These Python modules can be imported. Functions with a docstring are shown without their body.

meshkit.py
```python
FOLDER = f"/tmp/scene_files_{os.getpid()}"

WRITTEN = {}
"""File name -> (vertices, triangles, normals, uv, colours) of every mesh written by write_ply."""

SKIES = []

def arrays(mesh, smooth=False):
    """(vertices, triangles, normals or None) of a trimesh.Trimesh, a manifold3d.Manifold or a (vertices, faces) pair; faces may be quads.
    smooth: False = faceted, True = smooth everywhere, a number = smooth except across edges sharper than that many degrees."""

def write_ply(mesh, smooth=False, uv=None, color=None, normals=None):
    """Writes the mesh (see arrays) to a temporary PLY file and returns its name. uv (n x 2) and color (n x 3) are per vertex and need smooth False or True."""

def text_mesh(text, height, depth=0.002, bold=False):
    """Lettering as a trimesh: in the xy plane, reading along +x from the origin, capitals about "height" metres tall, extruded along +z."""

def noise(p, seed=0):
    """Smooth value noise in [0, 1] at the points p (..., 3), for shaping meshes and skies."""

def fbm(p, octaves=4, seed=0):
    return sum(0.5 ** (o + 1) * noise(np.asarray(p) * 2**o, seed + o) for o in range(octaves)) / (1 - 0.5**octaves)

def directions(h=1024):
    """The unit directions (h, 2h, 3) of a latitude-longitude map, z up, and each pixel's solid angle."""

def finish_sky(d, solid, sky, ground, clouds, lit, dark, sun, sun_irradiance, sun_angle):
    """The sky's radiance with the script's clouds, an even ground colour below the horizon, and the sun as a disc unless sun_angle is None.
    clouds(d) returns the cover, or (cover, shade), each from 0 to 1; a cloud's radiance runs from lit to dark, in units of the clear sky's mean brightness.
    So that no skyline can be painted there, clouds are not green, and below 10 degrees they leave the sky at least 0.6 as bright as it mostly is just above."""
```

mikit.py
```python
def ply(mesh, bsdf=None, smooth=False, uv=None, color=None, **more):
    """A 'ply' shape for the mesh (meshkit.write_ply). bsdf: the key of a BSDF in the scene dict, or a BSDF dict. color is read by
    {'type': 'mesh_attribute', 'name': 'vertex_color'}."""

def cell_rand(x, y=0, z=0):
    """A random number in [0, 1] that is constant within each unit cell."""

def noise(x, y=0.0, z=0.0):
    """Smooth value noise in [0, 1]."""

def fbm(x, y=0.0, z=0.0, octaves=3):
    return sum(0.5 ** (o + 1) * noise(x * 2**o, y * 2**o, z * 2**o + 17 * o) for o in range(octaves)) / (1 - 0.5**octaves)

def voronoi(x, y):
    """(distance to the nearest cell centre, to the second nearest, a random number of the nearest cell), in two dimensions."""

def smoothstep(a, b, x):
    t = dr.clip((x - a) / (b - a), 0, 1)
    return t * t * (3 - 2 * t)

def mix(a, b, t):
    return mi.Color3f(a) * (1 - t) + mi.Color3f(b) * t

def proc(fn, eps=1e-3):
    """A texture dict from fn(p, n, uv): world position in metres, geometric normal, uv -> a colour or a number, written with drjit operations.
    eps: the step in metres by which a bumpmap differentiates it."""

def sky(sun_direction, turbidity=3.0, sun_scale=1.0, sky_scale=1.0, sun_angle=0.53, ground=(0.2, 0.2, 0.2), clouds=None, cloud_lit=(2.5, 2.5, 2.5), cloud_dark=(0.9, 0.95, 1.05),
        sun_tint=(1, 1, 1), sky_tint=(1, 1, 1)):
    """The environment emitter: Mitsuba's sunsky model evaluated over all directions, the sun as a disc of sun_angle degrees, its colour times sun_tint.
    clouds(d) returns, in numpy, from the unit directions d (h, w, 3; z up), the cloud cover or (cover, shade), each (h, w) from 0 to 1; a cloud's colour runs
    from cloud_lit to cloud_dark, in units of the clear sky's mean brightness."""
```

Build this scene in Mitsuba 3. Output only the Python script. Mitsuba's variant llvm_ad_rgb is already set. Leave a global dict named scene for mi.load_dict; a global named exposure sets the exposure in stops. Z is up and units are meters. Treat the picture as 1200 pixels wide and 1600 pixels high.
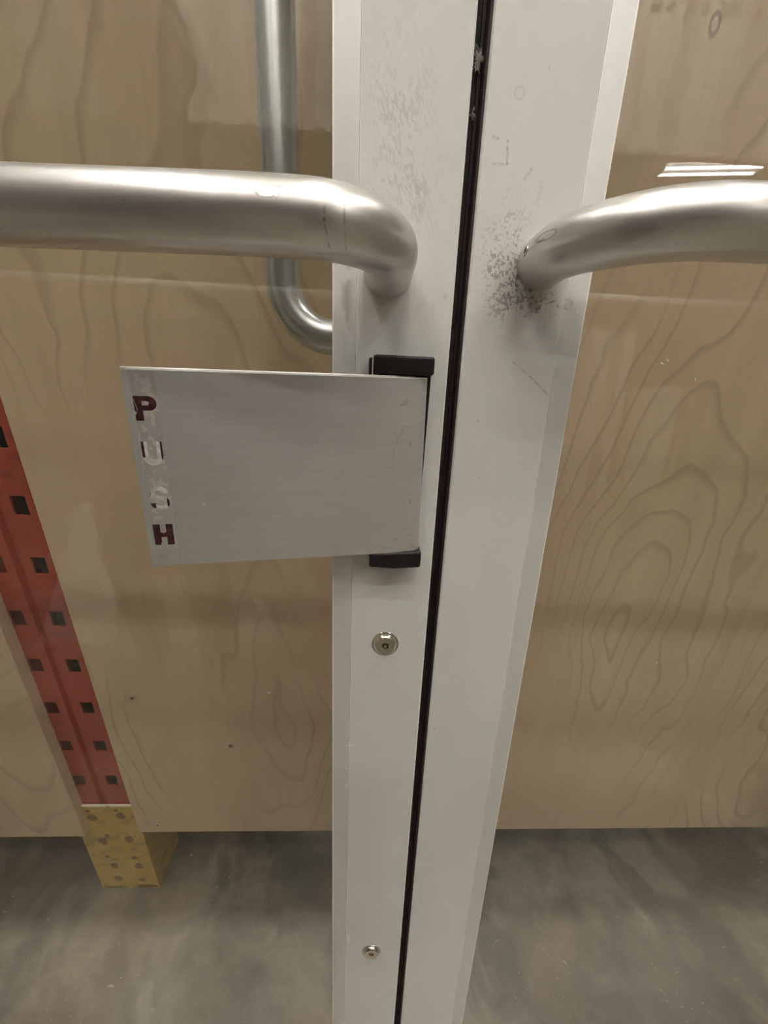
import math, random
import numpy as np, trimesh, mitsuba as mi, drjit as dr
import shapely
from shapely import affinity
from shapely.geometry import Polygon, box as sbox
import manifold3d as m3
import mikit, meshkit
from mikit import proc, noise, fbm, smoothstep, mix

T = mi.ScalarTransform4f
rng = random.Random(7)
scene, labels = {'type': 'scene'}, {}

# ------------------------------------------------------------------ camera, light levels, exposure
# x runs along the doors, y goes through them (door face y = 0), z is up; metres
cam = np.array([0.0, -0.24, 1.0])
fwd, up = np.array([0.04339803, 0.95569875, -0.29112973]), np.array([-0.02784438, 0.29244811, 0.95587593])
scene['camera'] = {'type': 'perspective', 'fov': 90.0, 'fov_axis': 'x', 'near_clip': 0.01, 'far_clip': 100.0,
                   'to_world': T().look_at(origin=cam.tolist(), target=(cam + fwd).tolist(), up=up.tolist())}
exposure = -0.87
TUBE = (205.0, 194.0, 177.0)         # radiance of the fluorescent tubes
# ceiling fixtures: (x, y, z, turn in degrees)
ROWS = [(-0.60, 0.85), (-2.2, 0.74), (-3.25, 0.86)]     # (y, power) of three rows of ceiling lights
FIXTURE_BAY = (4.41, -5.78, 4.02, 8.8)

# ------------------------------------------------------------------ materials
def rgb(*c): return {'type': 'rgb', 'value': list(c)}
def bsdf(key, two=True, **k):
    scene[key] = {'type': 'twosided', 'b': k} if two else k
    return key
def pr(key, color, rough=0.5, metal=0.0, **k):
    return bsdf(key, type='principled', base_color=color if isinstance(color, dict) else rgb(*color), roughness=rough if isinstance(rough, dict) else float(rough), metallic=float(metal), **k)

def seg(p, a, b, w):
    """1 on the stroke from a to b in the (x, z) plane, width w; metres"""
    ax, az = a; bx, bz = b
    dx, dz = bx - ax, bz - az
    t = dr.clip(((p.x - ax) * dx + (p.z - az) * dz) / (dx * dx + dz * dz), 0, 1)
    d = dr.sqrt(dr.square(p.x - ax - t * dx) + dr.square(p.z - az - t * dz))
    return 1 - smoothstep(w * 0.5, w * 1.3, d)
def blob(p, cx, cz, rx, rz):
    d = dr.square((p.x - cx) / rx) + dr.square((p.z - cz) / rz)
    return dr.exp(-d)

def stile_color(p, n, uv):
    # faint mottling of the anodised skin, then grime and scuffs where hands and carts have rubbed
    base = mix((0.665, 0.665, 0.652), (0.735, 0.737, 0.725), fbm(p.x * 30, p.y * 30, p.z * 9, 3))
    glint_mask = 0.55 + 0.45 * smoothstep(.3, .6, fbm(p.x * 40, p.z * 25, 1, 3))
    edge = 0
    for x_, w_ in ((-.0092, .00042), (.1090, .00042), (-.0226, .0005), (.1222, .0005), (.0449, .0005), (.0535, .0004)):
        edge = edge + dr.exp(-dr.square((p.x - x_) / w_))
    base = mix(base, (0.97, 0.955, 0.93), dr.clip(edge * glint_mask, 0, 1) * dr.select(p.y < .004, 1.0, 0.0))  # bright lines painted where burnished edges catch the light
    fine = noise(p.x * 900, p.z * 900, 3)
    mid = fbm(p.x * 160, p.z * 160, 5, 4)
    mid2 = 0.7 * fbm(p.x * 800 + p.z * 300, p.z * 800 - p.x * 300, 5, 3) + 0.3 * mid
    # specks around the right handle's foot
    d1 = blob(p, .074, 1.064, .015, .018) + 0.95 * blob(p, .094, 1.053, .020, .008) + 0.5 * blob(p, .070, 1.085, .012, .022)
    s1 = smoothstep(0.56, 0.76, mid2 + 0.12 * d1 - 0.02) * dr.clip(d1 * 1.2, 0, 1)
    haze = 0.30 * blob(p, .079, 1.066, .011, .015) + 0.15 * blob(p, .098, 1.055, .02, .02)
    # grey rubbing on the left stile
    st = 0.6 * fbm(p.x * 1100 + p.z * 400, p.z * 420 - p.x * 150, 9, 4) + 0.4 * fbm(p.x * 130, p.z * 110, 2, 3)
    d2 = blob(p, .010, 1.135, .020, .034) + 0.8 * blob(p, .024, 1.098, .020, .016) + 0.6 * blob(p, .03, 1.05, .02, .012)
    s2 = 0.8 * smoothstep(0.52, 0.74, st + 0.09 * d2 - 0.03) * dr.clip(d2, 0, 1)
    d3 = blob(p, -.0148, 1.052, .0028, .022)
    s3 = smoothstep(0.42, 0.62, mid) * d3
    # grime on the left bead and next to the paddle
    d4 = blob(p, .060, 1.120, .008, .012)
    marks = seg(p, (.0660, 1.1262), (.0672, 1.1167), .0006) + 0.6 * seg(p, (.0598, 1.1163), (.0672, 1.1165), .0005) + 0.8 * seg(p, (.0585, 1.1275), (.0612, 1.1268), .0008)
    marks = marks + 0.8 * seg(p, (.084, 1.0212), (.0956, 1.0134), .0004) + 0.8 * seg(p, (.0956, 1.0134), (.1083, 1.0033), .0007)
    marks = marks + 0.6 * seg(p, (.080, 1.1149), (.0775, 1.1110), .0011) + 0.35 * seg(p, (.0745, 1.0817), (.0795, 1.0985), .0007) + 0.3 * seg(p, (.0855, 1.100), (.0868, 1.110), .0012)
    marks = marks + seg(p, (.0664, .9873), (.0666, .9861), .0006) + 0.8 * seg(p, (.0717, .9514), (.0712, .9506), .0006) + seg(p, (.0581, .7484), (.0583, .7470), .0006) + 0.6 * seg(p, (.0826, 1.1565), (.0828, 1.1555), .0006)
    marks = marks * (0.25 + 0.75 * smoothstep(.35, .6, fbm(p.x * 1200, p.z * 1200, 3, 2)))
    ring = dr.abs(dr.sqrt(dr.square(p.x - .0695) + dr.square(p.z - 1.1456)) - .0024)
    marks = marks + 0.35 * (1 - smoothstep(.0002, .0007, ring)) + 0.3 * (1 - smoothstep(.0012, .0018, dr.sqrt(dr.square(p.x - .0400) + dr.square(p.z - 1.0543))))
    front = dr.select(p.y < 0.006, 1.0, 0.0)
    dark = dr.clip((0.52 * s1 + 0.9 * haze + 0.27 * s2 + 0.40 * s3 + 0.42 * dr.clip(marks, 0, 1)) * front, 0, 0.9)
    c = mix(base, (0.10, 0.085, 0.07), dark)
    # bright scratches down the groove beside the left bead
    nick = dr.exp(-dr.square((p.x + .0105) / .0016)) * smoothstep(0.60, 0.72, fbm(p.x * 700, p.z * 160, 2, 3)) * smoothstep(.66, .70, p.z) * (1 - smoothstep(.745, .78, p.z))
    nick = nick + 0.7 * (seg(p, (-.0063, .4905), (-.0068, .482), .0012)) + 0.7 * seg(p, (-.0115, .7305), (-.0065, .7310), .0008)
    return mix(c, (0.95, 0.94, 0.92), dr.clip(nick, 0, 1) * 0.8 * front)
def stile_rough(p, n, uv):
    return 0.50 + 0.10 * fbm(p.x * 90, p.y * 90, p.z * 40, 3)
pr('anodized', proc(stile_color), proc(stile_rough), 0.08, specular=0.2)
pr('bead_metal', proc(stile_color), 0.42, 0.3)

def bar_color(p, n, uv):
    base = mix((0.66, 0.635, 0.605), (0.72, 0.70, 0.675), fbm(p.x * 60, p.y * 60, p.z * 60, 3))
    front = dr.select(p.y < -0.012, 1.0, 0.0)
    grit = 0.6 * smoothstep(0.86, 0.93, noise(p.x * 900, p.y * 900, p.z * 900)) * smoothstep(.5, .65, fbm(p.x * 60, p.y * 60, p.z * 60 + 9, 2))
    lines = seg(p, (-.0178, 1.0705), (-.0190, 1.0610), .0005) + 0.8 * seg(p, (-.0190, 1.0610), (-.0176, 1.0540), .0005) + 0.9 * seg(p, (-.0118, 1.0695), (-.0112, 1.0540), .0005)
    lines = lines * (0.2 + 0.8 * smoothstep(.35, .6, fbm(p.x * 500, p.y * 500, p.z * 700, 2)))
    out = dr.sqrt(dr.square((p.x + .0385) / .0044) + dr.square((p.z - 1.0682) / .0022))
    wob = out + 0.5 * (noise(p.x * 900, p.z * 900) - 0.5)
    chip = 1 - smoothstep(0.85, 0.95, wob)
    rim = (1 - smoothstep(0.0, 0.14, dr.abs(wob - 1.0)))
    out2 = dr.sqrt(dr.square((p.x - .0815) / .0019) + dr.square((p.z - 1.0755) / .0020))
    rim2 = (1 - smoothstep(0.0, 0.3, dr.abs(out2 - 1.0)))
    tail = seg(p, (.0805, 1.0745), (.0745, 1.0715), .0006)
    c = mix(base, (0.16, 0.14, 0.12), dr.clip(0.5 * grit + front * (0.45 * lines + 0.55 * rim + 0.5 * rim2 + 0.3 * tail), 0, 0.9))
    return mix(c, (0.92, 0.90, 0.87), 0.75 * chip * front)
pr('bar_metal', proc(bar_color), 0.34, 0.85)
pr('pull_metal', (0.53, 0.57, 0.56), 0.27, 0.85)

def paddle_color(p, n, uv):
    s = 0.4 * noise(p.x * 14, p.z * 900, 2) + 0.6 * fbm(p.x * 50, p.z * 120, 1, 3)
    c = mix((0.56, 0.555, 0.54), (0.63, 0.625, 0.61), s)
    scr = 0.5 * smoothstep(0.72, 0.95, noise(p.x * 100, p.z * 2600, 4)) * smoothstep(.5, .7, fbm(p.x * 45, p.z * 45, 3, 2))
    dent = 1 - smoothstep(.0004, .0012, dr.sqrt(dr.square(p.x + .0896) + dr.square(p.z - .9388)))
    spot = smoothstep(0.86, 0.93, noise(p.x * 420, p.z * 420, 8)) * smoothstep(0.0, .03, p.x)
    c = mix(c, (0.85, 0.84, 0.82), dr.clip(0.35 * scr + 0.9 * dent, 0, 1))
    c = mix(c, (0.2, 0.17, 0.15), 0.3 * spot)
    along = (.0315 - p.x) / .98702
    top = 1.0102 - .015657 * along - .0009
    return mix(c, (0.97, 0.96, 0.94), smoothstep(-.0003, .0003, p.z - top))  # highlight along the plate's top edge, painted into the colour
pr('paddle_metal', proc(paddle_color), 0.42, 0.6)
pr('cap_plastic', (0.009, 0.0085, 0.009), 0.40, specular=0.22)
pr('pile_black', (0.010, 0.009, 0.009), 0.8)
pr('rubber_black', (0.012, 0.010, 0.009), 0.6)
pr('chrome', (0.72, 0.68, 0.60), 0.18, 1.0)
pr('screw_dark', (0.10, 0.085, 0.06), 0.4, 0.8)
pr('socket_dark', (0.03, 0.025, 0.02), 0.6)
def sticker_color(p, n, uv):
    c = mix((0.36, 0.335, 0.32), (0.50, 0.475, 0.455), fbm(p.x * 120, p.z * 120, 1, 4))
    wear = smoothstep(0.55, 0.7, fbm(p.x * 420, p.z * 420, 5, 3)) * smoothstep(.91, .95, p.z)
    return mix(c, (0.66, 0.63, 0.60), 0.5 * wear)
pr('sticker', proc(sticker_color), 0.25, 0.25)
def ink_color(p, n, uv):
    return mix((0.026, 0.006, 0.010), (0.070, 0.018, 0.024), smoothstep(.5, .8, fbm(p.x * 500, p.z * 500, 1, 3)))
pr('ink_maroon', proc(ink_color), 0.35)
def worn_color(p, n, uv):
    return mix((0.47, 0.45, 0.43), (0.66, 0.63, 0.61), smoothstep(.3, .7, fbm(p.x * 500, p.z * 500, 4, 3)))
pr('ink_worn', proc(worn_color), 0.35)
scene['glass'] = {'type': 'thindielectric', 'int_ior': 1.52}
pr('speck_white', (0.85, 0.82, 0.75), 0.6)

def ply_color(p, n, uv):
    # rotary-cut birch veneer: nested cathedral arches stretched along z
    wx = 0.13 * (fbm(p.x * 5, p.z * 2.2, 1, 3) - 0.5) + 0.030 * (fbm(p.x * 22, p.z * 12, 4, 3) - 0.5)
    wz = 0.40 * (fbm(p.x * 6, p.z * 3, 7, 3) - 0.5)
    def arch(cx, cz, k):
        x, z = p.x - cx + wx, p.z - cz + wz
        return dr.sqrt(dr.square(x * k) + dr.square(z * 0.22) + 1e-5)
    a = dr.minimum(dr.minimum(arch(.40, .62, 1.0), arch(-.55, 1.35, 1.1)), dr.minimum(arch(-.16, .55, 0.9) + .02, arch(.78, .95, 1.0)))
    r = a * 44 + 1.6 * fbm(p.x * 9, p.z * 4, 3, 2)
    w = r - dr.floor(r)
    fade = smoothstep(.38, .62, fbm(p.x * 7, p.z * 2.5, 13, 2))
    line = (1 - smoothstep(0.0, 0.075, dr.minimum(w, (1 - w) * 0.35))) * (0.05 + 0.95 * fade)
    c = mix((0.475, 0.375, 0.235), (0.545, 0.435, 0.285), fbm(p.x * 40, p.z * 3.0, 2, 3))
    c = mix(c, (0.53, 0.40, 0.265), 0.6 * smoothstep(.4, .7, fbm(p.x * 2.5, p.z * 1.6, 31, 2)))
    c = mix(c, (0.26, 0.195, 0.115), 0.36 * line)
    knot = dr.abs(dr.sqrt(dr.square((p.x - .284) / .0038) + dr.square((p.z - 1.313) / .0068)) - 1)
    c = mix(c, (0.16, 0.11, 0.06), 0.75 * (1 - smoothstep(.1, .45, knot)))
    grain = smoothstep(0.5, 0.9, noise(p.x * 420, p.z * 12, 6))
    return mix(c, (0.36, 0.27, 0.16), 0.09 * grain)
pr('plywood', proc(ply_color), 0.55)
def edge_color(p, n, uv):
    w = (p.y + p.z * 0.0875) * 420
    return mix((0.62, 0.52, 0.37), (0.40, 0.30, 0.19), smoothstep(.45, .55, w - dr.floor(w)))
pr('plywood_edge', proc(edge_color), 0.7)

def rust(p, f, s): return fbm(p.x * f + s, p.y * f, p.z * f, 4)
def red_color(p, n, uv):
    c = mix((0.26, 0.034, 0.020), (0.34, 0.062, 0.038), rust(p, 14, 1))
    return mix(c, (0.10, 0.03, 0.02), 0.45 * smoothstep(.60, .80, rust(p, 45, 7)))
pr('red_paint', proc(red_color), 0.45)
def yellow_color(p, n, uv):
    c = mix((0.40, 0.27, 0.055), (0.50, 0.36, 0.10), rust(p, 25, 3))
    spots = 0
    for cx, cz, rx, rz in ((-.492, .232, .011, .012), (-.497, .250, .006, .005), (-.489, .160, .010, .013), (-.478, .176, .005, .008), (-.486, .080, .009, .012), (-.492, .110, .005, .006), (-.487, .035, .010, .011), (-.441, .236, .010, .012), (-.446, .252, .006, .005), (-.440, .165, .010, .014), (-.441, .105, .007, .007), (-.438, .078, .009, .013), (-.440, .030, .009, .008), (-.436, .006, .030, .008), (-.500, .004, .030, .006)):
        spots = dr.maximum(spots, 1.0 - dr.square((p.x - cx) / rx) - dr.square((p.z - cz) / rz))
    chips = smoothstep(.10, .55, spots + 0.9 * (fbm(p.x * 260, p.z * 260, 2, 3) - 0.5))
    c = mix(c, (0.085, 0.045, 0.025), 0.8 * chips)
    grime = smoothstep(.5, .75, fbm(p.x * 60, p.y * 60, p.z * 60, 3))
    c = mix(c, (0.16, 0.10, 0.04), 0.4 * grime)
    return mix(c, (0.80, 0.74, 0.58), 0.8 * smoothstep(.2605, .2625, p.z))  # top rim painted pale, as if catching light
pr('yellow_paint', proc(yellow_color), 0.5)
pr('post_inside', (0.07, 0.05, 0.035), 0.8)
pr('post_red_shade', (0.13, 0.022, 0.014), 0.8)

def floor_color(p, n, uv):
    wx, wy = p.x + 0.10 * fbm(p.x * 6, p.y * 6, 3, 3), p.y + 0.10 * fbm(p.x * 6 + 9, p.y * 6, 5, 3)
    a = fbm(wx * 8, wy * 8, 1, 4)
    b = fbm(wx * 15 + wy * 6, wy * 9 - wx * 3, 4, 4)
    c = mix((0.100, 0.090, 0.070), (0.235, 0.215, 0.168), smoothstep(.30, .70, a + 0.10 * smoothstep(.1, -.5, p.x) - .05))
    c = mix(c, (0.068, 0.071, 0.058), 0.65 * smoothstep(.48, .74, b))
    c = mix(c, (0.185, 0.145, 0.105), 0.5 * smoothstep(.50, .75, fbm(wx * 7 + 5, wy * 5, 8, 3)))
    fine = fbm(p.x * 160, p.y * 160, 2, 3)
    c = c * (0.90 + 0.2 * fine)
    scr = smoothstep(.94, .985, noise(p.x * 130 + p.y * 90, p.x * -70 + p.y * 260, 2)) * smoothstep(.45, .6, b)
    ring = dr.abs(dr.sqrt(dr.square(p.x + .36) + dr.square(p.y - .33)) - .085)
    arc = (1 - smoothstep(.003, .016, ring)) * dr.select(p.y < .33, 1.0, 0.0)
    c = mix(c, (0.10, 0.10, 0.088), 0.35 * arc)
    return mix(c, (0.45, 0.42, 0.35), 0.5 * scr)
def floor_bump(p, n, uv): return 0.0006 * fbm(p.x * 40, p.y * 40, 3, 4)
scene['concrete'] = {'type': 'twosided', 'b': {'type': 'bumpmap', 'arbitrary': proc(floor_bump, 2e-3), 'scale': 1.0,
                     'bsdf': {'type': 'principled', 'base_color': proc(floor_color), 'roughness': 0.42, 'specular': 0.5}}}
def cladding_color(p, n, uv):
    a = smoothstep(.25, .75, fbm(p.x * 8.5, p.z * .25, 3, 3))
    return mix((0.42, 0.40, 0.375), (0.90, 0.87, 0.84), a)  # vertical light and dark bands painted in as shading of the ribs
pr('white_cladding', proc(cladding_color), 0.5)
pr('wall_paint', (0.33, 0.31, 0.28), 0.8)
pr('store_dark', (0.10, 0.09, 0.078), 0.85)
pr('dark_bay', (0.13, 0.115, 0.095), 0.85)
pr('ceiling_paint', (0.66, 0.64, 0.60), 0.85)
pr('fixture_white', (0.8, 0.8, 0.78), 0.5)
pr('carton_white', (0.80, 0.77, 0.70), 0.7)
pr('tarp_dark', (0.045, 0.04, 0.036), 0.8)
pr('lint_white', (0.8, 0.78, 0.74), 0.9)

# ------------------------------------------------------------------ helpers
def add(key, mesh, mat, smooth=False, **k):
    n, base = 0, key
    while key in scene:
        n += 1; key = f'{base}_{n:03d}'
    scene[key] = mikit.ply(mesh, mat, smooth=smooth, **k)
    return key
def tag(key, label=None, cat=None, group=None, kind=None):
    labels[key] = {k: v for k, v in dict(label=label, category=cat, group=group, kind=kind).items() if v}
def bx(x0, x1, y0, y1, z0, z1):
    m = trimesh.creation.box((x1 - x0, y1 - y0, z1 - z0)); m.apply_translation(((x0 + x1) / 2, (y0 + y1) / 2, (z0 + z1) / 2)); return m
def cbox(x0, x1, y0, y1, z0, z1, c=0.001):
    """box with chamfered edges: the hull of three shrunken boxes"""
    P = []
    for a, b, d in ((0, c, c), (c, 0, c), (c, c, 0)):
        P += [(x, y, z) for x in (x0 + a, x1 - a) for y in (y0 + b, y1 - b) for z in (z0 + d, z1 - d)]
    return trimesh.convex.convex_hull(np.array(P))
def rbox(x0, x1, y0, y1, z0, z1, r, n=16):
    P = [m3.Manifold.sphere(r, n).translate((x, y, z)) for x in (x0 + r, x1 - r) for y in (y0 + r, y1 - r) for z in (z0 + r, z1 - r)]
    m = m3.Manifold.batch_hull(P).to_mesh()
    return trimesh.Trimesh(m.vert_properties[:, :3], m.tri_verts)
def prism(pts, z0, z1):
    m = trimesh.creation.extrude_polygon(Polygon(pts) if not hasattr(pts, 'exterior') else pts, z1 - z0, engine='earcut'); m.apply_translation((0, 0, z0)); return m
def join(*ms): return trimesh.util.concatenate(ms)
def tube(pts, r, sides=40, cap=True):
    p = np.asarray(pts, float)
    t = np.gradient(p, axis=0); t /= np.linalg.norm(t, axis=1, keepdims=True)
    a = np.cross(t[0], [0.13, 0.21, 0.97]); a /= np.linalg.norm(a)
    V = []
    for i in range(len(p)):
        a = a - t[i] * (a @ t[i]); a /= np.linalg.norm(a)
        b = np.cross(t[i], a); ang = np.arange(sides) * 2 * np.pi / sides
        V.append(p[i] + r * (np.cos(ang)[:, None] * a + np.sin(ang)[:, None] * b))
    V = np.concatenate(V); F = []
    for i in range(len(p) - 1):
        for j in range(sides):
            q = [i * sides + j, i * sides + (j + 1) % sides, (i + 1) * sides + (j + 1) % sides, (i + 1) * sides + j]
            F += [[q[0], q[1], q[2]], [q[0], q[2], q[3]]]
    if cap:
        n = len(V); V = np.vstack([V, p[0], p[-1]]); m = (len(p) - 1) * sides
        for j in range(sides):
            F += [[n, (j + 1) % sides, j], [n + 1, m + j, m + (j + 1) % sides]]
    return trimesh.Trimesh(V, np.array(F), process=False)
def bend_path(ctrl, radii, step=0.004):
    """polyline through ctrl with rounded corners"""
    P = [np.array(c, float) for c in ctrl]; out = [P[0]]
    for i in range(1, len(P) - 1):
        a, b = P[i - 1] - P[i], P[i + 1] - P[i]
        a /= np.linalg.norm(a); b /= np.linalg.norm(b)
        th = math.acos(np.clip(a @ b, -1, 1)); r = radii[i - 1]; d = r / math.tan(th / 2)
        c = P[i] + (a + b) / np.linalg.norm(a + b) * r / math.sin(th / 2)
        s, e = P[i] + a * d - c, P[i] + b * d - c
        om = math.pi - th; n = max(3, int(om * r / step))
        out += [c + (math.sin(om * (1 - k / n)) * s + math.sin(om * k / n) * e) / math.sin(om) for k in range(n + 1)]
    out.append(P[-1]); res = [out[0]]
    for q in out[1:]:
        d = np.linalg.norm(q - res[-1])
        if d < 1e-6: continue
        k = max(1, int(d / 0.02))
        res += [res[-1] + (q - res[-1]) * (j + 1) / k for j in range(k)] if k > 1 else [q]
    return res

# ------------------------------------------------------------------ the setting
# hall in front of the doors (y < 0), the open bay behind the camera, and the store room behind the doors
X0, X1, YB, YR, ZC = -5.0, 7.0, -8.5, 3.0, 5.2
add('floor', bx(X0, X1, YB, YR, -0.1, 0.0), 'concrete'); tag('floor', 'worn grey concrete floor with brown and dark stains below the boards', kind='structure')
add('ceiling', bx(X0, X1, -4.0, YR, ZC, ZC + 0.1), 'ceiling_paint'); tag('ceiling', 'pale ceiling high over the hall', kind='structure')
add('ceiling', bx(X0, X1, YB, -4.0, 4.2, 4.3), 'dark_bay'); tag('ceiling_001', 'dark lower ceiling of the open bay behind the camera', kind='structure')
add('ceiling', bx(X0, X1, .045, YR, 3.0, 3.1), 'store_dark'); tag('ceiling_002', 'dark ceiling of the store room behind the doors', kind='structure')
add('wall_left', bx(X0 - 0.1, X0, YB, YR, 0, ZC), 'wall_paint'); tag('wall_left', 'plain wall at the left end of the hall', kind='structure')
add('wall_right', bx(X1, X1 + 0.1, YB, YR, 0, ZC), 'wall_paint'); tag('wall_right', 'plain wall at the right end of the hall', kind='structure')
add('wall_rear', bx(X0, X1, YR, YR + 0.1, 0, ZC), 'store_dark'); tag('wall_rear', 'far wall of the store room behind the boards', kind='structure')
add('wall_bay', bx(X0, X1, YB - 0.1, YB, 0, 4.2), 'dark_bay'); tag('wall_bay', 'dark far wall of the open bay', kind='structure')
# white ribbed cladding above the bay opening, seen only as a reflection in the glass
XC = -2.3
pts = [(XC, -4.06)]
x = XC
while x < X1 - 0.31:
    pts += [(x, -4.0), (x + .10, -4.0), (x + .11, -3.985), (x + .13, -3.985), (x + .14, -4.0), (x + .215, -4.0), (x + .228, -3.94), (x + .28, -3.94), (x + .293, -4.0)]
    x += 0.305
pts += [(X1, -4.0), (X1, -4.06)]
add('wall_back', prism(pts, 3.228, ZC), 'white_cladding'); add('wall_back__added_dark_panel', bx(X0, XC, -4.06, -4.0, 3.228, ZC), 'dark_bay')  # dark panel added to keep the reflection dark left of the cladding
tag('wall_back', 'white ribbed metal cladding reflected in the upper glass', kind='structure')
# wall around the double doors
DX0, DX1, DZ = -0.875, 0.972, 2.13
for k, b in enumerate([(X0, DX0 - .05, 0, .045, 0, ZC), (DX1 + .05, X1, 0, .045, 0, ZC), (DX0 - .05, DX1 + .05, 0, .045, DZ + .05, ZC)]):
    add('wall_front' if k == 0 else 'wall_front__panel', bx(*b), 'wall_paint')
tag('wall_front', 'plain wall that holds the double glass doors', kind='structure')
add('trim_1', join(cbox(DX0 - .05, DX0 - .003, -.005, .05, 0, DZ + .05), cbox(DX1 + .003, DX1 + .05, -.005, .05, 0, DZ + .05), cbox(DX0 - .003, DX1 + .003, -.005, .05, DZ + .003, DZ + .05)), 'bead_metal')
tag('trim_1', 'aluminium frame around the double doors', kind='structure')

# ------------------------------------------------------------------ ceiling lights
def fixture(x, y, z, turn, label, group=None, sep=.055, power=1.0, body='fixture_white'):
    n, key = 0, 'ceiling_light'
    while any(k.startswith(key + '__') for k in scene):
        n += 1; key = f'ceiling_light_{n:03d}'
    W = T().translate([x, y, z]).rotate([0, 0, 1], turn)
    def part(name, m, **k):
        n_, q = 0, f'{key}__{name}'
        while q in scene:
            n_ += 1; q = f'{key}__{name}_{n_:03d}'
        scene[q] = mikit.ply(m, body, to_world=W, **k); return q
    part('housing', cbox(-.62, .62, -sep - .05, sep + .05, .045, .10, .004))
    for s in (-.61, .61): part('lamp_holder', cbox(s - .012, s + .012, -sep - .03, sep + .03, -.022, .0455, .002))
    for yy in ((-sep, sep) if sep else (0,)):
        m = trimesh.creation.cylinder(0.018, 1.195, sections=20); m.apply_transform(trimesh.transformations.rotation_matrix(math.pi / 2, [0, 1, 0])); m.apply_translation((0, yy, .0))
        labels[part('tube', m, smooth=40, emitter={'type': 'area', 'radiance': rgb(*[power * t for t in TUBE])})] = {'label': 'glowing white fluorescent tube'}
    h = (ZC if -4 < y < 0 else 3.0 if y > 0 else 4.2) - z
    for s in (-.4, .4): part('rod', bx(s - .005, s + .005, -.005, .005, .0995, h))
    tag(key, label, 'light', group)
for (y_, pw), where in zip(ROWS, ('nearest the doors', 'behind the camera', 'near the ribbed cladding')):
    for x_ in (-2.0, 0.3, 2.6):
        fixture(x_, y_, 5.0, 0, f'twin tube ceiling light {where}, out of the picture, ' + ('left of the doors' if x_ < -1 else 'over the doors' if x_ < 1 else 'right of the doors'), f'ceiling lights {where}', power=pw)
for x_ in (-.72, .82): fixture(x_, .0965, 2.86, 0, 'unseen single tube light added inside the store room above the ' + ('left' if x_ < 0 else 'right') + ' door', sep=0, power=1.9)  # unseen tubes added to shape the floor shadow below the boards
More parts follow.
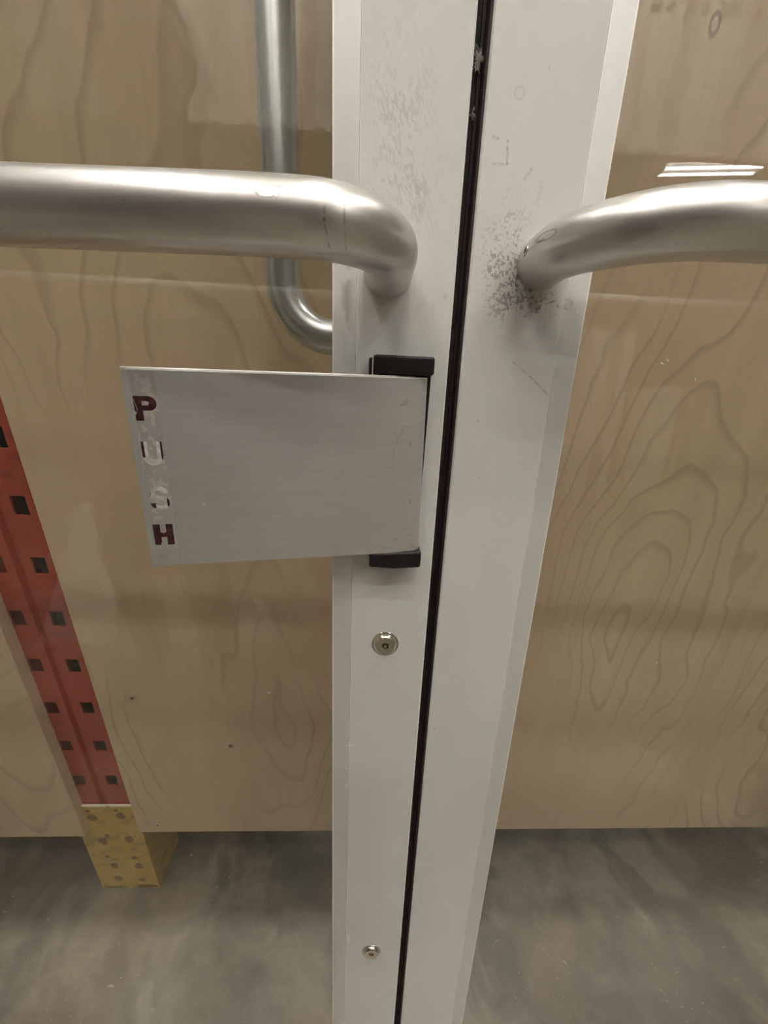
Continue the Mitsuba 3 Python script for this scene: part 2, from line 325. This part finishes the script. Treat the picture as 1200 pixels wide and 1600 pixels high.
fixture(*FIXTURE_BAY, 'twin tube light mirrored as two white lines in the right glass above the push bar', sep=.078, body='dark_bay')

# ------------------------------------------------------------------ the doors
def hbar(key, ctrl, radii, r, mat):
    return add(key, tube(bend_path(ctrl, radii), r), mat, smooth=50)
def leaf(key, sx, xm, xg, xb, xh):
    """one glazed leaf: meeting stile from xm to the groove xg, bead to xb, hinge stile at xh; sx = -1 for the left leaf, +1 for the right"""
    T_, c = 0.045, 0.0009
    def span(a, b): return (min(a, b), max(a, b))
    def stile(x0, x1):
        c0, c1 = (c, c) if abs(x0) > .2 else ((.0001, c) if sx < 0 else (c, .0001))     # the joint beside the bead stays tight
        return prism([(x0, c0), (x0 + c0, 0), (x1 - c1, 0), (x1, c1), (x1, T_ - c), (x1 - c, T_), (x0 + c, T_), (x0, T_ - c)], 0.012, DZ)
    add(key + '__stile', stile(*span(xm, xg)), 'anodized')
    labels[key + '__stile'] = {'label': 'scuffed satin aluminium stile'}
    add(key + '__hinge_stile', stile(*span(xh, xh - sx * .06)), 'anodized')
    xi = xh - sx * .06
    add(key + '__bottom_rail', cbox(*span(xg, xi), 0, T_, .012, .14, c), 'anodized')
    add(key + '__top_rail', cbox(*span(xg, xi), 0, T_, DZ - .09, DZ, c), 'anodized')
    g = .00012 * sx                                    # hairline joint between stile and bead
    def bead(a, b, front=True):
        y0, y1, d = (.0001, .0195, .0014) if front else (T_ - .0004, .0255, -.0028)
        pr_ = [(a + g, y0), (a + 2 * g, y0), (b - 6 * g, y0 + d * .9), (b, y0 + d), (b, y1), (a + g, y1)]
        return prism(Polygon(pr_).buffer(0), .14, DZ - .09)
    add(key + '__glazing_bead', bead(xg, xb), 'bead_metal', smooth=False)
    add(key + '__glazing_bead', bead(xg, xb, False), 'bead_metal')
    add(key + '__glazing_bead', cbox(*span(xi, xi - sx * .0137), .0004, .0445, .14, DZ - .09, c), 'bead_metal')
    add(key + '__glazing_bead', cbox(*span(xb, xi - sx * .0137), .0004, .0445, .14, .1537, c), 'bead_metal')
    add(key + '__glazing_bead', cbox(*span(xb, xi - sx * .0137), .0004, .0445, DZ - .1037, DZ - .09, c), 'bead_metal')
    a, b = span(xb - sx * .008, xi - sx * .006); z0, z1, yg = .146, DZ - .096, .0225
    add(key + '__glass', (np.array([(a, yg, z0), (b, yg, z0), (b, yg, z1), (a, yg, z1)]), np.array([[0, 1, 2, 3]])), 'glass')
    labels[key + '__glass'] = {'label': 'clear glass pane with reflections'}
leaf('door_1', -1, .0453, -.0092, -.0229, -.872)
leaf('door_2', 1, .0530, .1090, .1225, .969)
tag('door_1', 'left glass door with the PUSH paddle and two stile screws', 'door', kind='structure')
tag('door_2', 'right glass door with a push bar and no paddle', 'door', kind='structure')

# push bars across the doors and the offset pull on the far side of the left one
zL, zR, rb = 1.0648, 1.0728, 0.0133
hbar('door_1__push_bar', [(.0076, .001, zL), (.0076, -.0610, zL), (-.05, -.0610, zL), (-.16, -.0555, zL), (-.40, -.050, zL), (-.842, -.050, zL), (-.842, .001, zL)], [.036, .3, .5, 1.0, .036], rb, 'bar_metal')
hbar('door_2__push_bar', [(.0920, .001, zR), (.0920, -.030, zR - .0003), (.122, -.0595, zR), (.24, -.0635, zR), (.939, -.0635, zR), (.939, .001, zR)], [.034, .060, .5, .036], rb, 'bar_metal')
labels['door_1__push_bar'] = {'label': 'satin round push bar with a small chip'}
labels['door_2__push_bar'] = {'label': 'satin round push bar with a set screw hole'}
xp, yp, rp = -.0725, .112, .0138
hbar('door_1__pull_handle', [(.018, .045, 1.0445), (.018, yp, 1.0445), (xp, yp, 1.0445), (xp, yp, 1.349), (.018, yp, 1.349), (.018, .045, 1.349)], [.03, .040, .040, .03], rp, 'pull_metal')
labels['door_1__pull_handle'] = {'label': 'upright tubular pull handle on the far side'}

# set screw hole in the right bar's foot
def disc(c, n, r, h, sides=24):
    m = trimesh.creation.cylinder(r, h, sections=sides)
    m.apply_transform(trimesh.geometry.align_vectors([0, 0, 1], n)); m.apply_translation(c); return m
hn = np.array([-.985, 0, .172]); hc = np.array([.0920, -.0105, zR]) + hn * .01335
ring = trimesh.creation.annulus(.0017, .0025, .0006, sections=28); ring.apply_transform(trimesh.geometry.align_vectors([0, 0, 1], hn)); ring.apply_translation(hc)
add('door_2__push_bar__hole_rim', ring, 'chrome')
add('door_2__push_bar__set_screw', disc(hc, hn, .0018, .0004), 'socket_dark')

# black weatherstrip in the gap
add('door_1__weatherstrip', join(bx(.0449, .0492, .0105, .030, .012, DZ), bx(.0492, .0500, .0125, .026, .012, DZ)), 'pile_black')
add('door_2__weatherstrip', join(bx(.0500, .0534, .0115, .030, .012, DZ), cbox(.0517, .0531, .0022, .0118, .012, DZ, .0004)), 'rubber_black')
labels['door_1__weatherstrip'] = {'label': 'black pile weatherstrip'}
labels['door_2__weatherstrip'] = {'label': 'black rubber edge strip'}

# two security screws in the left stile
def lathe(profile, center, sections=40):
    m = trimesh.creation.revolve(np.array(profile), sections=sections)
    m.apply_transform(trimesh.transformations.rotation_matrix(math.pi / 2, [1, 0, 0])); m.apply_translation(center); return m
for i, (cx, cz, r) in enumerate(((.0157, .8262, .0086), (.0162, .4655, .0082))):
    k = add('door_1__screw', lathe([(.0026, 0), (.0026, .0026), (r * .72, .0024), (r * .80, .0026), (r * .93, .0017), (r, .0004), (r, 0)], (cx, 0, cz)), 'chrome', smooth=35)
    labels[k] = {'label': 'round headed chrome security screw'}
    add(k + '__washer_ring', lathe([(r * 1.0, 0), (r * 1.0, .0005), (r * 1.13, .0004), (r * 1.16, 0)], (cx, 0, cz)), 'chrome', smooth=30)
    hexa = trimesh.creation.cylinder(.0028, .0008, sections=6); hexa.apply_transform(trimesh.transformations.rotation_matrix(math.pi / 2, [1, 0, 0])); hexa.apply_translation((cx, -.0008, cz))
    add(k + '__socket', hexa, 'screw_dark')
    pin = trimesh.creation.cylinder(.0008, .0022, sections=12); pin.apply_transform(trimesh.transformations.rotation_matrix(math.pi / 2, [1, 0, 0])); pin.apply_translation((cx, -.0013, cz))
    add(k + '__socket__pin' if False else k + '__pin', pin, 'chrome')

# ---- the PUSH paddle: frame with origin at the plate's top right corner, x to the right, y up, z to the room
A = np.array([.0315, -.014, 1.0102]); u = np.array([-0.98702068, -0.1598282, -0.01565664]); v = np.array([0.015577, 0.00175125, -0.99987714]); n_ = np.array([0.159835981, -0.987143292, 0.00076112372])
M = np.eye(4); M[:3, 0], M[:3, 1], M[:3, 2], M[:3, 3] = -u, -v, n_, A
def loc(m): m = m.copy(); m.apply_transform(M); return m
PW, PH = .1533, .1048
# plate: a shallow C in section (front face, rounded long edges, curled hinge edge), cut to the outline
prof = [(-PW, -.0046), (-PW, -.0012)] + [(-PW + .0012 - .0012 * math.cos(a), -.0012 + .0012 * math.sin(a)) for a in np.linspace(.3, math.pi / 2, 5)]
prof += [(-.0045 + .0060 * math.sin(a), -.0060 + .0060 * math.cos(a)) for a in np.linspace(0, math.pi / 2, 9)]
prof += [(.0015, -.0118), (-.0005, -.0118), (-.0007, -.0080), (-.006, -.0032), (-PW + .003, -.0032), (-PW + .003, -.0046)]
pl = Polygon(prof).buffer(0)
plate = trimesh.creation.extrude_polygon(pl, PH, engine='earcut')
plate.apply_transform(np.array([[1, 0, 0, 0], [0, 0, 1, -PH], [0, 1, 0, 0], [0, 0, 0, 1.0]])); plate.fix_normals()
# turned edges along the top and the bottom of the plate
e1 = cbox(-PW + .0002, -.0060, -.0022, .0006, -.0052, .0002, .0012); e2 = cbox(-PW + .0002, -.0060, -PH - .0001, -PH + .0016, -.0052, -.0005, .0006)
add('door_1__push_paddle__plate', loc(join(plate, e1, e2)), 'paddle_metal', smooth=30)
labels['door_1__push_paddle__plate'] = {'label': 'brushed metal paddle plate'}
add('door_1__push_paddle__edge_strip', loc(cbox(-PW - .0012, -PW + .0016, -PH - .0004, .0006, -.0050, .0009, .0005)), 'paddle_metal')
add('door_1__push_paddle__sticker', loc(cbox(-PW + .0024, -PW + .0136, -PH + .0002, -.0012, -.0002, .0003, .0001)), 'sticker')
labels['door_1__push_paddle__sticker'] = {'label': 'worn grey strip with the letters PUSH'}
labels['door_1__push_paddle'] = {'label': 'push paddle latch, its strip marked PUSH'}
def fit_letter(ch, x0, x1, y0, y1, z=.00025, d=.00025):
    m = meshkit.text_mesh(ch, 0.01, d, bold=True); b = m.bounds
    m.apply_translation((-b[0][0], -b[0][1], -b[0][2])); s = b[1] - b[0]
    m.apply_scale(((x1 - x0) / s[0], (y1 - y0) / s[1], 1)); m.apply_translation((x0, y0, z)); return m
def clip(m, x0, x1, y0, y1):
    a = m3.Manifold(m3.Mesh(np.asarray(m.vertices, np.float32), np.asarray(m.faces, np.uint32)))
    b = m3.Manifold.cube((x1 - x0, y1 - y0, .01)).translate((x0, y0, -.005))
    o = (a ^ b).translate((0, 0, .00012)).to_mesh()
    return trimesh.Trimesh(o.vert_properties[:, :3], o.tri_verts)
xl, xr = -.1508, -.1405
def glyph(poly, x0, x1, y0, y1):
    mnx, mny, mxx, mxy = poly.bounds
    poly = affinity.affine_transform(poly, [(x1 - x0) / (mxx - mnx), 0, 0, (y1 - y0) / (mxy - mny), x0 - mnx * (x1 - x0) / (mxx - mnx), y0 - mny * (y1 - y0) / (mxy - mny)])
    ms = [trimesh.creation.extrude_polygon(g_, .00025, engine='earcut') for g_ in getattr(poly, 'geoms', [poly])]
    m = join(*ms); m.apply_translation((0, 0, .00025)); return m
P2 = sbox(0, 0, 3.5, 12).union(sbox(0, 5, 6.6, 12)).union(shapely.Point(6.4, 8.5).buffer(3.5)).difference(sbox(3.4, 7.5, 5.6, 9.6).union(shapely.Point(5.6, 8.55).buffer(1.05))).difference(shapely.LineString([(1.2, 5.0), (.2, 10.5)]).buffer(.16)).difference(Polygon([(0, 4.6), (1.0, 4.2), (0, 2.6)]))
H2 = shapely.union_all([sbox(0, 0, 3.5, 12), sbox(6.5, 0, 10, 12), sbox(0, 4.6, 10, 7.2)]).difference(sbox(4.7, 6.6, 5.3, 7.4)).difference(Polygon([(2.9, 0), (3.6, 0), (3.6, 1.6), (3.1, 1.2)]))
U2 = sbox(0, 4, 10, 12).union(shapely.Point(5, 4.6).buffer(4.9)).difference(sbox(2.9, 4.6, 7.1, 13)).difference(shapely.Point(5, 4.8).buffer(2.1))
for gl, mat, b in ((P2, 'ink_maroon', (xl, xr, -.0250, -.0131)), (U2, 'ink_worn', (xl + .0003, xr - .0002, -.0476, -.0354))):
    add('door_1__push_paddle__letter', loc(glyph(gl, *b)), mat)
U_ = glyph(U2, xl + .0003, xr - .0002, -.0476, -.0354)
S_ = fit_letter('S', xl + .0006, xr - .0003, -.0716, -.0590); add('door_1__push_paddle__letter', loc(S_), 'ink_worn')
add('door_1__push_paddle__letter', loc(glyph(H2, xl - .0004, xr - .0008, -.0920, -.0801)), 'ink_maroon')
for m, b in ((U_, (xl, xl + .0016, -.0435, -.0350)), (U_, (xr - .0011, xr, -.0445, -.0350)), (S_, (xr - .0016, xr, -.0700, -.0648)), (S_, (xl, xl + .0030, -.0708, -.0680)), (S_, (xl, xl + .0012, -.0640, -.0612))):
    r_ = clip(m, *b)
    if len(r_.faces): add('door_1__push_paddle__ink_remnant', loc(r_), 'ink_maroon')
# black plastic housing the paddle turns in
hs = m3.Manifold.batch_hull([m3.Manifold.sphere(.0008, 12).translate(q) for q in [(x_, y_, z_) for y_ in (-.0052, -.0002) for x_, z_ in ((.0050, .899), (.0321, .899), (.0050, 1.0165), (.0340, 1.0165))]]).to_mesh()
add('door_1__push_paddle__housing', trimesh.Trimesh(hs.vert_properties[:, :3], hs.tri_verts), 'cap_plastic', smooth=40)
capt = rbox(.0012, .0346, -.0175, .0002, 1.0112, 1.0209, .0016)
add('door_1__push_paddle__end_cap', capt, 'cap_plastic', smooth=40)
bp = m3.Manifold.batch_hull([m3.Manifold.sphere(.0014, 16).translate(q) for q in ((.0034, -.0165, .8968), (.0333, -.0165, .8972), (.0034, -.0012, .8968), (.0333, -.0012, .8972), (.0034, -.0165, .9030), (.0333, -.0165, .9052), (.0034, -.0012, .9030), (.0333, -.0012, .9052), (.018, -.0165, .8960), (.018, -.0012, .8960))]).to_mesh()
add('door_1__push_paddle__end_cap', trimesh.Trimesh(bp.vert_properties[:, :3], bp.tri_verts), 'cap_plastic', smooth=40)
labels['door_1__push_paddle__end_cap'] = {'label': 'black plastic end cap'}
labels['door_1__push_paddle__end_cap_001'] = {'label': 'black plastic end cap'}
add('door_1__push_paddle__backing', join(cbox(-.0014, .0016, -.0150, .0002, 1.0105, 1.0195, .0008), bx(.0009, .0013, -.0165, 0, 1.0104, 1.0206)), 'cap_plastic')
add('door_1__push_paddle__trim_edge', bx(.0004, .0010, -.0172, -.0004, 1.0104, 1.0204), 'paddle_metal')

# dried specks on the panes
for key, sp in (('door_1', [(-.0769, .7614, 28)]), ('door_2', [(.1898, 1.0268, 20), (.1930, 1.0290, 40), (.2149, 1.0180, 80), (.2454, .795, -15)])):
    for x, z, a in sp:
        m = trimesh.creation.icosphere(1, 1.0); m.apply_scale((.0011, .0002, .00045)); m.apply_transform(trimesh.transformations.rotation_matrix(math.radians(a), [0, 1, 0])); m.apply_translation((x, .0223, z))
        add(key + '__glass__speck', m, 'speck_white')

# a tuft of lint caught in the gap
def lint(c, n, s, seed):
    r = random.Random(seed); ms = []
    for _ in range(n):
        p = np.array([r.uniform(-.3, .3) * s, r.uniform(-.2, .2) * s, r.uniform(-1, 1) * s * .8])
        q = [p]
        d = np.array([r.uniform(-.5, .5), r.uniform(-.3, .1), r.uniform(-1, 1)])
        for _ in range(5):
            d = d + np.array([r.uniform(-.4, .4), r.uniform(-.3, .3), r.uniform(-.4, .4)]); q.append(q[-1] + d / np.linalg.norm(d) * s * .25)
        ms.append(tube(np.array(q) + c, .00012, 4))
    return join(*ms)
add('lint_tuft', lint((.0492, .0092, 1.1635), 60, .0032, 3), 'lint_white'); tag('lint_tuft', 'larger tuft of pale lint caught high in the black gap between the doors', 'lint')
add('lint_tuft_001', lint((.0488, .0095, 1.1415), 12, .0018, 5), 'lint_white'); tag('lint_tuft_001', 'tiny wisp of lint in the black gap below the larger tuft', 'lint')

# ------------------------------------------------------------------ the storage rack behind the doors, leaning a little towards them
tilt = math.radians(5.0); O = np.array([0, .318, 0.0])
RM = np.eye(4); RM[:3, 0] = (1, 0, 0); RM[:3, 1] = (0, math.cos(tilt), math.sin(tilt)); RM[:3, 2] = (0, -math.sin(tilt), math.cos(tilt)); RM[:3, 3] = O
def rack(m): m = m.copy(); m.apply_transform(RM); return m          # local: x, depth behind the post's face, height along the post
def board(key, x0, x1, z0, z1, screws, label):
    c = .0006
    core = cbox(x0, x1, -.0182, -.0002, z0, z1, c)
    fn = core.face_normals; face = np.abs(fn[:, 1]) > .9
    add(key + '__veneer', rack(core.submesh([np.where(face)[0]], append=True)), 'plywood')
    add(key + '__edge', rack(core.submesh([np.where(~face)[0]], append=True)), 'plywood_edge')
    for sx, sz in screws:
        m = trimesh.creation.cylinder(.0042, .0016, sections=20); m.apply_transform(trimesh.transformations.rotation_matrix(math.pi / 2, [1, 0, 0])); m.apply_translation((sx, -.0184, sz))
        k = add(key + '__screw', rack(m), 'chrome')
        add(k + '__slot', rack(bx(sx - .0016, sx + .0016, -.0196, -.0190, sz - .0016, sz + .0016)), 'screw_dark')
    tag(key, label, 'board')
board('plywood_board', -.406, .830, .2105, 1.42, [(-.368, .232), (.262, .236), (.232, .302), (-.352, .545), (-.215, .44)], 'large birch plywood board behind both doors, right of the red post')
board('plywood_board_001', -1.62, -.5055, .1990, 1.42, [(-.62, .5)], 'birch plywood board at the lower left edge, left of the red post')

# rack upright: a folded post with two rows of slots and a groove between them
px0, px1, pc = -.521, -.414, -.4685
cs = Polygon([(px0, 0), (pc - .006, 0), (pc - .004, .007), (pc + .004, .007), (pc + .006, 0), (px1, 0), (px1, .075), (px1 - .012, .075), (px1 - .012, .073), (px1 - .0025, .073), (px1 - .0025, .0025), (pc + .0078, .0025), (pc + .0055, .0095), (pc - .0055, .0095), (pc - .0078, .0025), (px0 + .0025, .0025), (px0 + .0025, .073), (px0 + .012, .073), (px0 + .012, .075), (px0, .075)])
post = trimesh.creation.extrude_polygon(cs, 1.384, engine='earcut')
a = m3.Manifold(m3.Mesh(np.asarray(post.vertices, np.float32), np.asarray(post.faces, np.uint32)))
cut = []
for k in range(-4, 11):
    z = .4137 + .0874 * k
    for xx in (-.4410, -.4960):
        w, h = .0095, .0130
        cut.append(m3.Manifold.cube((2 * w, .02, 2 * h)).translate((xx - w, -.005, z - h)))
a = a - m3.Manifold.batch_boolean(cut, m3.OpType.Add)
o = a.to_mesh(); post = trimesh.Trimesh(o.vert_properties[:, :3], o.tri_verts)
add('pallet_rack__post', rack(post), 'red_paint'); labels['pallet_rack__post'] = {'label': 'red slotted post'}
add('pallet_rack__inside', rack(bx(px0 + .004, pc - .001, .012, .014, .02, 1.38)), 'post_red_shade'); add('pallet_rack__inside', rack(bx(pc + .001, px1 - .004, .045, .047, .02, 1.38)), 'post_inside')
gx0, gx1, gc = px0 - .004, px1 + .004, pc + .010
gs = Polygon([(gx0, -.006), (gc - .004, -.006), (gc, -.0035), (gc + .004, -.006), (gx1, -.006), (gx1, .080), (gx1 - .003, .080), (gx1 - .003, -.0025), (gx0 + .003, -.0025), (gx0 + .003, .080), (gx0, .080)])
guard = trimesh.creation.extrude_polygon(gs, .266, engine='earcut')
ga = m3.Manifold(m3.Mesh(np.asarray(guard.vertices, np.float32), np.asarray(guard.faces, np.uint32))) - m3.Manifold.cube((.05, .0065, .2)).translate((-.5550, -.0065, .1975))
go_ = ga.to_mesh(); guard = trimesh.Trimesh(go_.vert_properties[:, :3], go_.tri_verts)     # notched where the left board passes in front
add('pallet_rack__foot_guard', rack(guard), 'yellow_paint'); labels['pallet_rack__foot_guard'] = {'label': 'chipped yellow foot guard'}
tag('pallet_rack', 'red slotted pallet rack post with a chipped yellow foot, between the two boards', 'pallet rack')

# unseen deck, back and sides added to block light behind the boards
add('pallet_rack__light_block_deck', cbox(-1.75, 1.25, .1995, 1.75, 1.385, 1.405, .002), 'plywood_edge')
add('pallet_rack__back_panel', cbox(-1.75, 1.25, 1.751, 1.765, .0, 1.40, .002), 'store_dark')
for k, (x0, x1) in enumerate(((-1.75, -1.735), (1.235, 1.25))): add('pallet_rack__light_block_side', cbox(x0, x1, .319, 1.75, 0, 1.3845, .002), 'store_dark')

# ------------------------------------------------------------------ things behind the camera, seen only as reflections
def tilted(m, y, deg):
    m = m.copy(); m.apply_transform(trimesh.transformations.rotation_matrix(math.radians(deg), [1, 0, 0])); m.apply_translation((0, y, 0)); return m
def slab(poly, d):
    m = trimesh.creation.extrude_polygon(Polygon(poly), d, engine='earcut')
    m.apply_transform(np.array([[1, 0, 0, 0], [0, 0, -1, 0], [0, 1, 0, 0], [0, 0, 0, 1.0]])); return m
sg = [(-1.30, 0), (-1.00, 0), (-1.10, .70), (-1.21, .70)]
add('floor_sign__front_panel', tilted(slab(sg, .006), -1.08, 27), 'carton_white')
add('floor_sign__back_panel', tilted(slab(sg, .006), -1.70, -27), 'carton_white')
add('floor_sign__hinge', cbox(-1.21, -1.10, -1.405, -1.385, .60, .63, .003), 'wall_paint')
tag('floor_sign', 'blank pale folding floor sign mirrored in the left glass beside the red post', 'sign')
add('display_stand__pole', tube([(-.47, -1.17, .01), (-.47, -1.17, 1.27)], .012, 16), 'carton_white', smooth=40)
add('display_stand__foot', tilted(slab([(-.56, 0), (-.36, 0), (-.42, .14), (-.47, .16)], .02), -1.12, 30), 'carton_white')
add('display_stand__panel', tilted(slab([(-.455, 1.09), (-.28, 1.05), (-.30, 1.25), (-.455, 1.27)], .008), -1.0, 8), 'carton_white')
tag('display_stand', 'slim pale stand mirrored in the left glass behind the paddle', 'stand')
for k, (x0, x1, z1) in enumerate(((2.25, 2.47, 1.95), (2.62, 2.70, 1.95), (3.02, 3.32, 1.2))):
    n_c = 'white_locker' + ('' if k == 0 else f'_{k:03d}')
    add(n_c + '__body', cbox(x0, x1, -4.3, -3.9, 0, z1, .006), 'carton_white')
    add(n_c + '__door', cbox(x0 + .01, x1 - .01, -3.9, -3.885, .08, z1 - .03, .003), 'carton_white')
    tag(n_c, ('tall pale locker mirrored as an upright stripe in the right glass', 'narrow tall locker mirrored in the right glass beside the wider one', 'low pale locker mirrored at the right of the right glass')[k], 'locker')

# ------------------------------------------------------------------ the person taking the photograph, seen only as a dark shape in the glass and the bars
pr('skin', (0.46, 0.28, 0.20), 0.5); pr('jacket_cloth', (0.030, 0.029, 0.032), 0.9); pr('trouser_cloth', (0.035, 0.037, 0.045), 0.9)
pr('hair_dark', (0.03, 0.02, 0.014), 0.6); pr('shoe_leather', (0.03, 0.025, 0.02), 0.5); pr('phone_black', (0.02, 0.02, 0.022), 0.25); pr('eye_white', (0.7, 0.68, 0.65), 0.3)
def bone(a, b, ra, rb_):
    return m3.Manifold.batch_hull([m3.Manifold.sphere(ra, 20).translate(tuple(map(float, a))), m3.Manifold.sphere(rb_, 20).translate(tuple(map(float, b)))])
def figure(bones, edge, it=10):
    m = m3.Manifold.batch_boolean([bone(*b) for b in bones], m3.OpType.Add).refine_to_length(edge).to_mesh()
    t = trimesh.Trimesh(m.vert_properties[:, :3].astype(float), m.tri_verts); trimesh.smoothing.filter_taubin(t, iterations=it); return t
pel, che, nek, hed = (-.64, -.92, .93), (-.57, -.83, 1.24), (-.51, -.76, 1.46), (-.475, -.72, 1.62)
shR, elR, wrR = (-.42, -.79, 1.38), (-.26, -.79, 1.10), (-.035, -.47, .975)
shL, elL, wrL = (-.72, -.85, 1.38), (-.80, -.92, 1.10), (-.76, -.80, .86)
hiR, knR, anR = (-.55, -.93, .90), (-.53, -.87, .49), (-.53, -.96, .09)
hiL, knL, anL = (-.73, -.92, .90), (-.76, -.88, .49), (-.78, -.97, .09)
H3 = np.array(hed)
skin = [(nek, hed, .055, .06), (che, nek, .07, .055), (H3 + (0, .0, .02), H3 + (0, .02, -.05), .095, .072), (H3 + (.0, .03, -.06), H3 + (0, .055, -.085), .06, .035),
        (H3 + (0, .09, .0), H3 + (0, .112, -.03), .010, .016), (H3 + (-.093, 0, .01), H3 + (-.096, -.005, -.03), .016, .011), (H3 + (.093, 0, .01), H3 + (.096, -.005, -.03), .016, .011),
        (H3 + (-.02, .088, -.062), H3 + (.02, .088, -.062), .009, .009),
        (che, shR, .06, .05), (shR, elR, .048, .038), (elR, wrR, .038, .026), (che, shL, .06, .05), (shL, elL, .048, .038), (elL, wrL, .038, .026)]
W3 = np.array(wrR)
palm = W3 + (.012, .070, -.012)
skin += [(wrR, palm, .026, .028), (palm, palm + (.012, .030, .018), .024, .018)]
for k, (dz, ln) in enumerate(((.030, .060), (.010, .066), (-.010, .062), (-.030, .050))):
    r0 = palm + (.018, .012, dz * .7); r1 = r0 + np.array((.030, .045, dz * .2)) * ln / .06; r2 = r1 + np.array((-.006, .040, 0)) * ln / .06; r3 = r2 + np.array((-.022, .012, 0)) * ln / .06
    skin += [(r0, r1, .0098, .0090), (r1, r2, .0090, .0085), (r2, r3, .0085, .0078)]
t0 = palm + (-.012, .0, .016); t1 = t0 + (-.030, .035, .018); t2 = t1 + (-.004, .034, .008)
skin += [(t0, t1, .013, .011), (t1, t2, .011, .009)]
W4 = np.array(wrL); palmL = W4 + (.004, .012, -.075)
skin += [(wrL, palmL, .026, .026)]
for k, (dx, ln) in enumerate(((-.024, .060), (-.008, .070), (.009, .066), (.024, .052))):
    r0 = palmL + (dx * .8, .0, -.012); r1 = r0 + np.array((dx * .15, .010, -.045)) * ln / .06; r2 = r1 + np.array((0, .022, -.024)) * ln / .06
    skin += [(r0, r1, .0098, .0090), (r1, r2, .0090, .0080)]
skin += [(palmL + (.018, .006, .02), palmL + (.040, .026, -.012), .013, .010), (palmL + (.040, .026, -.012), palmL + (.042, .036, -.040), .010, .0085)]
add('person__body', figure(skin, .008, 6), 'skin', smooth=True)
for sgn in (-1, 1):
    e = trimesh.creation.icosphere(2, .0125); e.apply_translation(H3 + (sgn * .034, .084, .004)); add('person__eye', e, 'eye_white', smooth=True)
    e = trimesh.creation.icosphere(1, .0060); e.apply_translation(H3 + (sgn * .034, .0915, .003)); add('person__iris', e, 'hair_dark', smooth=True)
jk = [(pel, che, .150, .150), ((-.72, -.90, .95), shL, .085, .075), ((-.53, -.91, .95), shR, .085, .075), (shL, shR, .075, .075), (che, nek, .12, .075), (shR, elR, .070, .056), (elR, np.array(elR) * .12 + np.array(wrR) * .88, .056, .042), (shL, elL, .070, .056), (elL, np.array(elL) * .1 + np.array(wrL) * .9, .056, .042)]
add('person__jacket', figure(jk, .015), 'jacket_cloth', smooth=True)
tr = [(pel, (-.64, -.92, .88), .135, .14), (hiR, knR, .105, .074), (knR, anR, .074, .058), (hiL, knL, .105, .074), (knL, anL, .074, .058), (hiR, hiL, .11, .11)]
add('person__trousers', figure(tr, .015), 'trouser_cloth', smooth=True)
for an in (anR, anL):
    x_, y_, z_ = an
    add('person__shoe', figure([((x_, y_ - .03, .045), (x_, y_ + .08, .042), .043, .040), ((x_, y_ + .08, .042), (x_ + .01, y_ + .19, .034), .042, .032), ((x_, y_ - .02, .05), (x_, y_, .10), .042, .045)], .012), 'shoe_leather', smooth=True)
add('person__hair', figure([(H3 + (0, -.035, .035), H3 + (0, .0, .050), .093, .090), (H3 + (0, -.045, .02), H3 + (0, -.055, -.055), .080, .055), (H3 + (-.045, .045, .085), H3 + (.045, .045, .085), .034, .034)], .012), 'hair_dark', smooth=True)
tag('person', 'person in a dark jacket holding a phone, mirrored dimly in the left glass', 'person')
PM = np.eye(4); fx = np.cross(fwd, up); PM[:3, 0], PM[:3, 1], PM[:3, 2] = fx, up, -fwd; PM[:3, 3] = cam - fwd * .0030 - up * .055 + fx * .015
ph = rbox(-.037, .037, -.078, .078, .006, .0145, .004); ph.apply_transform(PM); add('phone__body', ph, 'phone_black', smooth=40)
sc = cbox(-.033, .033, -.073, .073, .0143, .0148, .0001); sc.apply_transform(PM); add('phone__screen', sc, 'post_inside')
tag('phone', 'black phone held up by the person taking the picture', 'phone')
